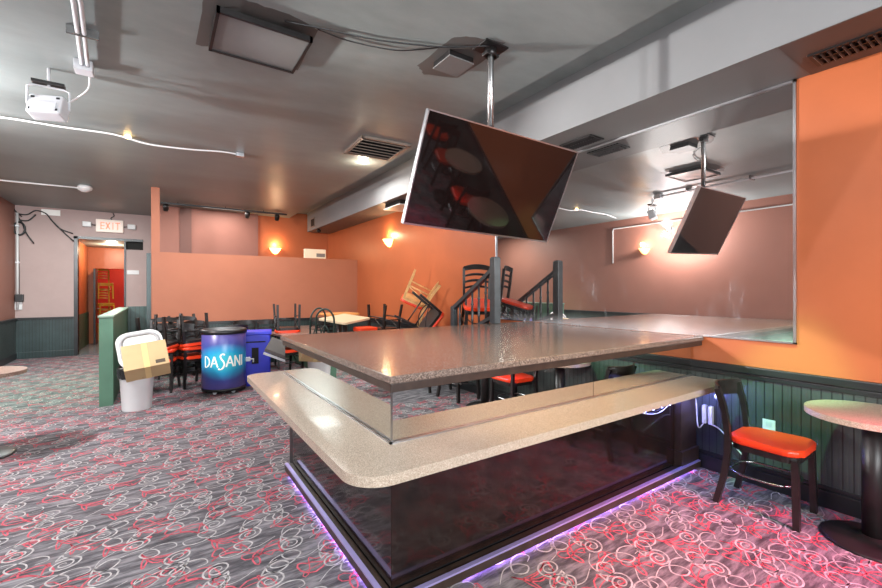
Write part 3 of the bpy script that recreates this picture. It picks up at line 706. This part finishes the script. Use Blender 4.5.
# slatted return air grille
gv = empty('ceiling_vent', 'slatted brown return air grille in the ceiling left of the television', 'vent', (2.38, 5.08, H), (0, 0, R(-3)))
MB().box((-.30, -.33, -.012), (.30, .33, -.001)).build('backing', M['hole'], gv)
mb = MB()
for a, b in (((-.33, -.36, -.03), (-.29, .36, 0)), ((.29, -.36, -.03), (.33, .36, 0)), ((-.33, -.36, -.03), (.33, -.32, 0)), ((-.33, .32, -.03), (.33, .36, 0))): mb.box(a, b, bev=.003)
mb.build('frame', M['grille'], gv)
for i in range(6):
    y = -.27 + i * .108; MB().box((-.29, -.03, -.004), (.29, .03, .004), Matrix.Translation((0, y, -.022)) @ Matrix.Rotation(R(28), 4, 'X')).build('slat', M['grille'], gv)
dl = empty('recessed_light', 'small glowing recessed downlight beside the slatted ceiling vent', 'light', (2.47, 5.73, H))
MB().lathe([(.0, -.006), (.065, -.006), (.065, -.001)], 24).build('lens', M['warm'], dl)
MB().lathe([(.065, -.001), (.067, -.012), (.09, -.008), (.092, -.001)], 24).build('trim_ring', M['white'], dl)
# linear registers on the soffit underside
def register(label, x, y0, y1, wd, mat):
    g = empty('soffit_vent', label, 'vent', (x, (y0 + y1) / 2, ZS)); L = (y1 - y0) / 2
    MB().box((-wd, -L, -.004), (wd, L, -.0035)).build('backing', M['hole'], g)
    mb = MB()
    for a, b in (((-wd - .02, -L - .02, -.014), (-wd, L + .02, -.0032)), ((wd, -L - .02, -.014), (wd + .02, L + .02, -.0032)), ((-wd, -L - .02, -.014), (wd, -L, -.0032)), ((-wd, L, -.014), (wd, L + .02, -.0032))): mb.box(a, b)
    mb.box((-wd * .2, -L, -.016), (-wd * .2 + .012, L, -.006)); mb.build('frame', mat, g)
    n = 11
    for i in range(n): MB().box((-wd, -.004, -.02), (wd, .004, .0), Matrix.Translation((0, -L + (i + .5) * 2 * L / n, -.004)) @ Matrix.Rotation(R(35), 4, 'X')).build('fin', mat, g)
    return g
register('long slotted register under the brown soffit at the top right', 3.60, .55, .93, .085, M['darkmetal'])
register('slotted register under the grey soffit beside the television', 3.60, 2.62, 2.96, .09, M['darkmetal'])
g = empty('side_grille', 'small square grille on the side of the far soffit end', 'vent', (XS, 10.6, 3.2))
MB().box((-.012, -.14, -.09), (-.001, .14, .09)).build('backing', M['hole'], g)
mb = MB(); mb.box((-.016, -.16, .09), (-.0005, .16, .11)).box((-.016, -.16, -.11), (-.0005, .16, -.09)).box((-.016, -.16, -.11), (-.0005, -.14, .11)).box((-.016, .14, -.11), (-.0005, .16, .11)); mb.build('frame', M['grille'], g)
# boxed register under the soffit half hidden by the television
p = at(392, 206, Z=2.95)
g = empty('ceiling_register', 'pale boxed air register under the far soffit left of the television', 'vent', (3.55, p.y, ZS))
MB().box((-.22, -.3, -.09), (.22, .3, -.075)).build('plate', M['white'], g)
MB().prism([(-.2, -.28), (.2, -.28), (.2, .28), (-.2, .28)], -.075, -.001).build('housing', M['darkmetal'], g)
# conduit, flood light and cables at the left
cw = empty('ceiling_conduit', 'twin grey metal conduits running across the ceiling at top left', 'conduit', (-.45, 4.5, H))
for dx in (-.018, .018): MB().tube([(dx - .02 + .1, -6, -.045), (dx - .02 + .04, -1.0, -.045), (dx - .05, -.05, -.045)], .014, 10).build('pipe', M['offwhite'], cw)
mb = MB(); mb.box((-.12, -.06, -.085), (0, .06, -.0005), bev=.005); mb.build('junction_box', M['offwhite'], cw)
for y in (-.6, -1.6, -2.6): MB().box((-.09, y, -.062), (.09, y + .02, -.0005)).build('strap', M['steel'], cw)
fl = empty('flood_light', 'grey housed flood light hanging from the ceiling at top left', 'light', (-.77, 4.78, H - .12)); fl.scale = (.8, .8, .8)
fm = Matrix.Translation((0, 0, -.27)) @ Matrix.Rotation(R(-20), 4, 'Z') @ Matrix.Rotation(R(-18), 4, 'X')
mb = MB(); mb.box((-.15, -.075, -.11), (.15, .075, .11), fm, bev=.018)
mb.box((-.11, -.085, -.09), (.11, -.07, .02), fm, bev=.006); mb.build('housing', M['offwhite'], fl)
mb = MB(); mb.tube([(-.165, 0, -.26), (-.165, 0, -.07), (-.12, 0, -.05), (.12, 0, -.05), (.165, 0, -.07), (.165, 0, -.26)], .01, 8); mb.tube([(0, 0, -.05), (0, 0, .149)], .014, 8); mb.build('bracket', M['offwhite'], fl)
mb = MB(); mb.box((-.13, -.05, -.03), (.13, .05, -.0005), bev=.004); mb.build('ceiling_plate', M['darkmetal'], fl)
for sx in (-.11, .11):
    for sz in (-.07, .07): MB().box((sx - .015, -.082, sz - .01), (sx + .015, -.07, sz + .01), fm).build('clip', M['blackpl'], fl)
MB().tube(smooth_pts([(.36, -.26, .06), (.34, -.2, -.06), (.22, -.06, -.14), (.1, .06, -.2)], 6), .009, 6).build('lead', M['white'], fl)
w2 = empty('lamp_cable', 'white cable with glowing lamp sagging across the left ceiling', 'cable', (0, 6.3, H))
pts = [at(u, v_, Y=6.3) for u, v_ in ((-60, 112), (0, 116.5), (60, 126), (106, 131.5), (122, 136), (150, 144), (190, 149), (222, 147), (240, 151))]
pts = [Vector((q.x, q.y - 6.3, min(q.z, H - .02) - H)) for q in pts]
MB().tube(smooth_pts(pts, 6), .011, 8).build('cable', M['white'], w2)
q = pts[-1]; MB().box((q.x - .05, -.04, q.z - .03), (q.x + .05, .04, -.0005), bev=.005).build('junction_box', M['chrome'], w2)
q = at(128, 137, Y=6.3); MB().lathe([(.0, -.02), (.03, -.012), (.035, .01), (.02, .03)], 16, (q.x, 0, min(q.z, H - .03) - H)).build('lamp', M['warm'], w2)
w3 = empty('emergency_light', 'white emergency light on a thin pipe near the left wall ceiling', 'light', (-1.1, 9.77, H))
MB().tube([(XL + 1.1, 0, -.06), (-.6, 0, -.055), (0, 0, -.05)], .014, 8).build('pipe', M['white'], w3)
MB().lathe([(.0, -.12), (.05, -.11), (.1, -.07), (.11, -.03), (.09, -.001)], 20).build('lamp_head', M['white'], w3)
# track with three spot heads over the far wall
yt = 10.5; a = at(161, 207.5, Y=yt); b = at(287, 210, Y=yt); zt = (a.z + b.z) / 2
tk = empty('light_track', 'black ceiling track with three small spot heads above the partition', 'track light', (a.x, yt, H))
MB().box((0, -.018, zt - H - .02), (b.x - a.x, .018, zt - H + .02), bev=.003).build('rail', M['blackpl'], tk)
for x in (.3, 1.2, 2.0): MB().tube([(x, 0, zt - H), (x, 0, 0)], .008, 6).build('stem', M['blackpl'], tk)
for u in (166, 247.5, 277):
    x = at(u, 210, Y=yt).x - a.x
    h_ = MB().lathe([(.03, -.08), (.05, -.07), (.055, .05), (.03, .07)], 16, mat=Matrix.Translation((x, -.02, zt - H - .09)) @ Matrix.Rotation(R(35), 4, 'X')).build('spot_head', M['darkmetal'], tk)
# loose black cable from panel to pole
pts = [at(u, v_, Z=H - .015) for u, v_ in ((285, 21), (330, 30), (372, 39), (410, 44), (445, 47), (489, 46))]
o = MB().tube(smooth_pts(pts, 6), .006, 6).build('ceiling_cable', M['blackpl']); tag(o, 'thin black cable along the ceiling from panel to television pole', 'cable')
pts = [at(u, v_, Z=H - .015) for u, v_ in ((318, 29), (350, 41), (395, 50), (425, 49), (440, 47.5))]
o = MB().tube(smooth_pts(pts, 6), .005, 6).build('ceiling_cable', M['blackpl']); tag(o, 'lower sagging black cable on the ceiling, left of the pole', 'cable')

# ------------------------------------------------------------------ sconces
def sconce(label, loc, rz):
    s = empty('wall_sconce', label, 'wall light', loc, (0, 0, rz), 'bowl wall sconces')
    MB().lathe([(.02, -.1), (.05, -.09), (.1, -.03), (.145, .05), (.138, .05), (.09, -.02)], 24, a0=-math.pi / 2, a1=math.pi / 2).build('bowl', M['sconceglass'], s)
    MB().box((.0005, -.05, -.09), (.012, .05, .04), bev=.003).build('back_plate', M['chrome'], s)
    return s
sconce('glowing bowl sconce on the right orange wall left of the television', (XW, 7.56, 2.46), math.pi)
sconce('glowing bowl sconce on the far orange wall above the partition', (2.46, YQ + .12, 2.52), -math.pi / 2)
sconce('glowing bowl sconce on the left wall, seen in the big mirror', (XL, 6.02, 2.5), 0)
# two bare floods high on the left wall (seen in the mirror)
for lab, y, z in (('nearer bright flood lamp high on the left wall, glaring in mirror', 4.93, 2.85), ('farther bright flood lamp high on left wall, dimmer in the mirror', 5.36, 2.94)):
    e = empty('wall_flood', lab, 'light', (XL, y, z), group='flood lamps on the left wall')
    MB().box((.0005, -.05, -.05), (.03, .05, .05), bev=.004).build('wall_plate', M['offwhite'], e)
    MB().lathe([(.03, .0), (.05, .03), (.055, .09), (.05, .1)], 18, mat=Matrix.Translation((.03, 0, 0)) @ Matrix.Rotation(R(75), 4, 'Y')).build('can', M['darkmetal'], e)
    MB().lathe([(.0, .102), (.045, .101)], 18, mat=Matrix.Translation((.03, 0, 0)) @ Matrix.Rotation(R(75), 4, 'Y')).build('lens', M['flood'], e)
o = MB().tube([(XL + .016, -2.5, 3.17), (XL + .016, 6.9, 3.15), (XL + .016, 6.92, 3.1), (XL + .016, 6.92, 2.22)], .014, 8).build('wall_conduit', M['white']); tag(o, 'white conduit high along the left wall dropping beside the sconce', 'conduit')

# ------------------------------------------------------------------ far wall fittings
ex = empty('exit_sign', 'white exit sign with red letters above the doorway', 'sign', (-.98, YD, 3.04))
MB().box((-.26, -.06, -.15), (.26, -.001, .15), bev=.008).build('housing', M['exitbody'], ex)
mb = MB(); xs = -.165; hh = .075; t_ = .018
def bar(x0, z0, x1, z1): mb.tube([(x0, -.0605, z0), (x1, -.0605, z1)], 1, flat=(t_, .003) if abs(x1 - x0) > abs(z1 - z0) * 99 else (t_, .003))
def boxbar(x0, z0, x1, z1): mb.box((min(x0, x1) - t_ / 2, -.0625, min(z0, z1) - t_ / 2), (max(x0, x1) + t_ / 2, -.06, max(z0, z1) + t_ / 2))
boxbar(xs, -hh, xs, hh); [boxbar(xs, z, xs + .06, z) for z in (-hh, 0, hh)]
for s in (-1, 1): mb.box((-.012, -.0012, -.088), (.012, .0012, .088), Matrix.Translation((-.035, -.0612, 0)) @ Matrix.Rotation(R(24 * s), 4, 'Y'))
boxbar(.06, -hh, .06, hh); boxbar(.15, -hh, .15, hh); boxbar(.11, hh, .19, hh)
mb.build('letters', M['exitred'], ex)
for s, nm in ((-1, 0), (1, 0)):
    h_ = MB().box((s * .42 - .08, -.09, -.05), (s * .42 + .08, -.02, .07), bev=.012).build('lamp_head', M['white'], ex)
    MB().tube([(s * .26, -.03, .0), (s * .36, -.03, .01)], .012, 6).build('lamp_arm', M['blackpl'], ex)
MB().tube(smooth_pts([(.04, -.03, .15), (.02, -.02, .2), (.08, -.03, .25), (.06, -.01, .32)], 5), .01, 6).build('wire', M['blackpl'], ex)
a = at(51, 212, Y=YD); o = MB().box((a.x - .16, YD - .012, a.z - .065), (a.x + .16, YD - .0005, a.z + .065), bev=.003).build('blank_notice', M['paper']); tag(o, 'small blank white notice high on the far wall left of the doorway', 'notice')
a = at(133, 272, Y=YD); o = MB().box((a.x - .12, YD - .014, a.z - .05), (a.x + .12, YD - .0005, a.z + .05), bev=.004).build('wall_plate', M['white']); tag(o, 'white switch plate on the far wall right of the doorway', 'switch')
a = at(130, 140, Y=YD)
vp0 = at(13, 213, Y=YD - .05); vp1 = at(13, 306, Y=YD - .05)
cp = empty('wall_pipe', 'white vertical pipe in the far left corner', 'pipe', (XL + .05, YD - .05, 0))
MB().tube([(.0, 0, 1.1), (0, 0, 3.2)], .022, 8).build('pipe', M['white'], cp)
for z in (1.3, 2.1, 2.9): MB().box((-.03, -.03, z), (.03, .048, z + .03)).build('clamp', M['chrome'], cp)
cc = empty('cable_bundle', 'tangle of black cables with a hanging plug in the far left corner', 'cables', (XL + .15, YD - .04, 2.9))
def P3(u, v_): q = at(u, v_, Y=YD - .04); return (q.x - XL - .15, 0, q.z - 2.9)
for pl_ in ([(2, 193), (10, 203), (16, 211), (22, 216)], [(17, 213), (27, 214), (36, 210), (46, 213), (52, 220), (64, 232), (74, 241)], [(16, 214), (22, 222), (26, 232), (34, 243)], [(52, 220), (60, 228), (73, 233)], [(18, 219), (28, 220), (36, 214)]):
    MB().tube(smooth_pts([P3(*q) for q in pl_], 5), .014, 6).build('cable', M['blackpl'], cc)
c0 = Vector(P3(19.5, 228)); MB().tube([(c0.x + .09 * math.cos(t * .4), -.01, c0.z + .14 * math.sin(t * .4)) for t in range(16)], .02, 6, closed=True).build('coil', M['blackpl'], cc)
MB().tube(smooth_pts([P3(18, 232), P3(18.5, 250), P3(19, 270), P3(19, 294)], 5), .009, 6).build('cord', M['blackpl'], cc)
c1 = Vector(P3(19.5, 297)); MB().box((c1.x - .07, -.05, c1.z - .09), (c1.x + .07, .02, c1.z + .07), bev=.012).build('plug', M['blackpl'], cc)
a = at(18, 305, Y=YD); o = MB().box((a.x - .07, YD - .02, a.z - .09), (a.x + .07, YD - .0005, a.z + .09), bev=.004).build('wall_outlet', M['white']); tag(o, 'white outlet low on the far wall below the hanging plug', 'outlet')
# carton on top of the partition
cb = empty('carton', 'small pale carton with dark window on top of the partition', 'box', (2.86, YP + .06, ZP + .001))
MB().box((-.23, -.055, 0), (.23, .05, .2), bev=.003).build('carton_body', plain('pale_carton', (226, 206, 176), .6, var=.04), cb)
MB().box((.02, -.058, .03), (.21, -.0545, .11)).build('printed_window', plain('carton_dark_print', (110, 104, 98), .5), cb)
# ceiling sensor under the soffit end
o = MB().lathe([(0, -.09), (.05, -.075), (.06, -.03), (.03, -.02), (.03, 0)], 16, (3.3, 10.4, ZS - .0005)).build('security_camera', M['darkmetal']); tag(o, 'small dark dome camera under the far end of the soffit', 'camera')

# ------------------------------------------------------------------ right wall fittings
def outlet(u, v_, label, mat):
    q = at(u, v_, X=XW - .018); o = empty('power_outlet', label, 'outlet', (XW - .018, q.y, q.z))
    MB().box((-.008, -.04, -.06), (-.0005, .04, .06), bev=.002).build('plate', mat, o)
    mb = MB()
    for z in (-.028, .028): mb.box((-.012, -.018, z - .016), (-.007, .018, z + .016), bev=.003)
    mb.build('socket', M['offwhite'], o); return o
outlet(769, 428, 'white wall outlet behind the orange-red chair seat', M['white'])
ad = empty('power_adapter', 'pair of white power adapters with cord on the wall under the rail', 'adapter', (XW - .018, 1.68, .46))
for dy in (-.024, .024): MB().box((-.04, dy - .015, -.075), (-.0005, dy + .015, .075), bev=.005).build('plug', M['offwhite'], ad)
MB().tube(smooth_pts([(-.03, .024, -.07), (-.04, .06, -.12), (-.03, .08, -.06), (-.03, .09, .1), (-.05, .12, .18)], 6), .005, 6).build('cord', M['white'], ad)
MB().tube(smooth_pts([(-.03, -.024, -.07), (-.03, -.1, -.1), (-.03, -.22, -.22), (-.03, -.3, -.3)], 6), .005, 6).build('cord', M['white'], ad)

# chairs stacked in the red room, seen through both doorways
YWG = 'yellow chairs stacked in the red room'
yc = make_chair('ladder_chair', 'lowest yellow wooden chair of the stack in the red room', M['yellowwood'], 'ladder', YWG, M['yellowwood'])
yx, yy = -1.42, 16.6
place(yc, (yx, yy, 0), 20)
place(dup(yc, 'middle yellow wooden chair of the stack in the red room', group=YWG), (yx + .02, yy, .62), 22)
place(dup(yc, 'topmost yellow wooden chair of the stack in the red room', group=YWG), (yx + .0, yy, 1.24), 18)

# ------------------------------------------------------------------ lights
def light(kind, name, loc, e, col=(1, 1, 1), size=.1, target=None, spot=None, blend=.5, size_y=None):
    l = bpy.data.lights.new(name, kind); l.energy = e; l.color = col
    if kind == 'AREA':
        l.size = size
        if size_y: l.shape = 'RECTANGLE'; l.size_y = size_y
    else: l.shadow_soft_size = size
    if kind == 'SPOT': l.spot_size = R(spot); l.spot_blend = blend
    o = bpy.data.objects.new(name, l); COL.objects.link(o); o.location = loc
    if target is not None: o.rotation_euler = (Vector(target) - Vector(loc)).to_track_quat('-Z', 'Y').to_euler()
    return o
# flood throwing the television shadow on the right wall
light('SPOT', 'flood_beam', (-.6, 4.38, 2.80), 760, (1, .98, .96), .04, (3.4, 1.2, 1.9), 62, .6)
# two left wall floods, then two added fills for the left side
light('POINT', 'wall_flood_and_fill_beam', (XL + .24, 4.93, 2.78), 360, (.96, .97, 1), .04)
light('POINT', 'wall_flood_and_fill_beam', (XL + .24, 5.36, 2.82), 200, (.96, .97, 1), .04)
light('AREA', 'ceiling_fill', (-1.3, 1.5, 3.33), 130, (.93, .97, 1), 1.2, (-1.1, 2.2, 0))  # added ceiling fill for the near left side, no fixture there
light('SPOT', 'wall_flood_and_fill_beam', (XL + .3, 5.1, 2.8), 150, (.94, 1, .97), .06, (-.9, 7.6, 0), 90, .8)  # added spot brightening the far left floor, not a third flood
# sconces
light('POINT', 'sconce_glow', (XW - .1, 7.56, 2.60), 12, (1, .72, .42), .05)
light('POINT', 'sconce_glow', (2.46, YQ, 2.66), 12, (1, .72, .42), .05)
light('POINT', 'sconce_glow', (XL + .1, 6.02, 2.64), 12, (1, .72, .42), .05)
# added broad fill light, unseen behind the camera
light('AREA', 'front_fill', (.6, -3.4, 2.3), 520, (.92, .97, 1), 4.2, (1.2, 4, 1.7), size_y=1.6)
# added fill lights under the ceiling over the far seating, without fixtures
light('AREA', 'ceiling_fill', (1.1, 8.1, 3.33), 70, (.97, .98, 1), 1.2, (1.1, 8.1, 0))
light('AREA', 'ceiling_fill', (2.6, 6.4, 3.33), 45, (1, .97, .93), .8, (2.6, 6.4, 0))
light('AREA', 'ceiling_fill', (-1.4, 10.4, 3.33), 130, (.92, 1, .97), 1.0, (-1.4, 10.4, 0))
light('AREA', 'ceiling_fill', (1.2, 10.4, 3.3), 40, (1, .9, .82), .8, (1.2, 10.7, 0))
light('POINT', 'downlight_beam', (2.47, 5.73, H - .12), 10, (1, .85, .65), .06)
light('SPOT', 'magenta_floor_fill', (2.9, -1.2, 2.3), 1050, (1, .14, .34), .12, (2.7, .7, 0), 42, .8)  # added unseen spot for the magenta tint of the right floor
light('SPOT', 'rail_warm_wash', (1.7, .7, 3.3), 300, (1, .70, .32), .08, (2.3, 1.66, .76), 48, .9)
light('SPOT', 'wall_green_wash', (2.4, .9, 3.2), 760, (.3, 1, .5), .06, (XW, 1.16, .58), 19, .8)
light('SPOT', 'entrance_colour_wash', (-1.5, 8.2, 3.25), 420, (.42, 1, .62), .15, (-1.5, 8.6, 0), 74, .9)
light('POINT', 'rail_led_glow', (3.28, MY - .06, .61), 1.2, (.35, .38, 1), .02)
light('POINT', 'rail_led_glow', (3.62, MY - .12, ZR - .1), 7, (.25, .28, 1), .02)
light('POINT', 'corridor_light', (-1.05, 14.2, 2.55), 60, (1, .8, .55), .08)
light('POINT', 'red_room_light', (-.8, 17.2, 2.5), 60, (1, .75, .45), .1)
w_ = bpy.data.worlds.new('world'); scn.world = w_; w_.use_nodes = True
w_.node_tree.nodes['Background'].inputs[0].default_value = (.8, .85, .9, 1); w_.node_tree.nodes['Background'].inputs[1].default_value = .3

scn.view_settings.view_transform = 'Standard'; scn.view_settings.look = 'None'; scn.view_settings.exposure = .12
scn.cycles.use_denoising = True
scn.cycles.max_bounces = 10; scn.cycles.diffuse_bounces = 5; scn.cycles.glossy_bounces = 6
scn.cycles.sample_clamp_indirect = 6
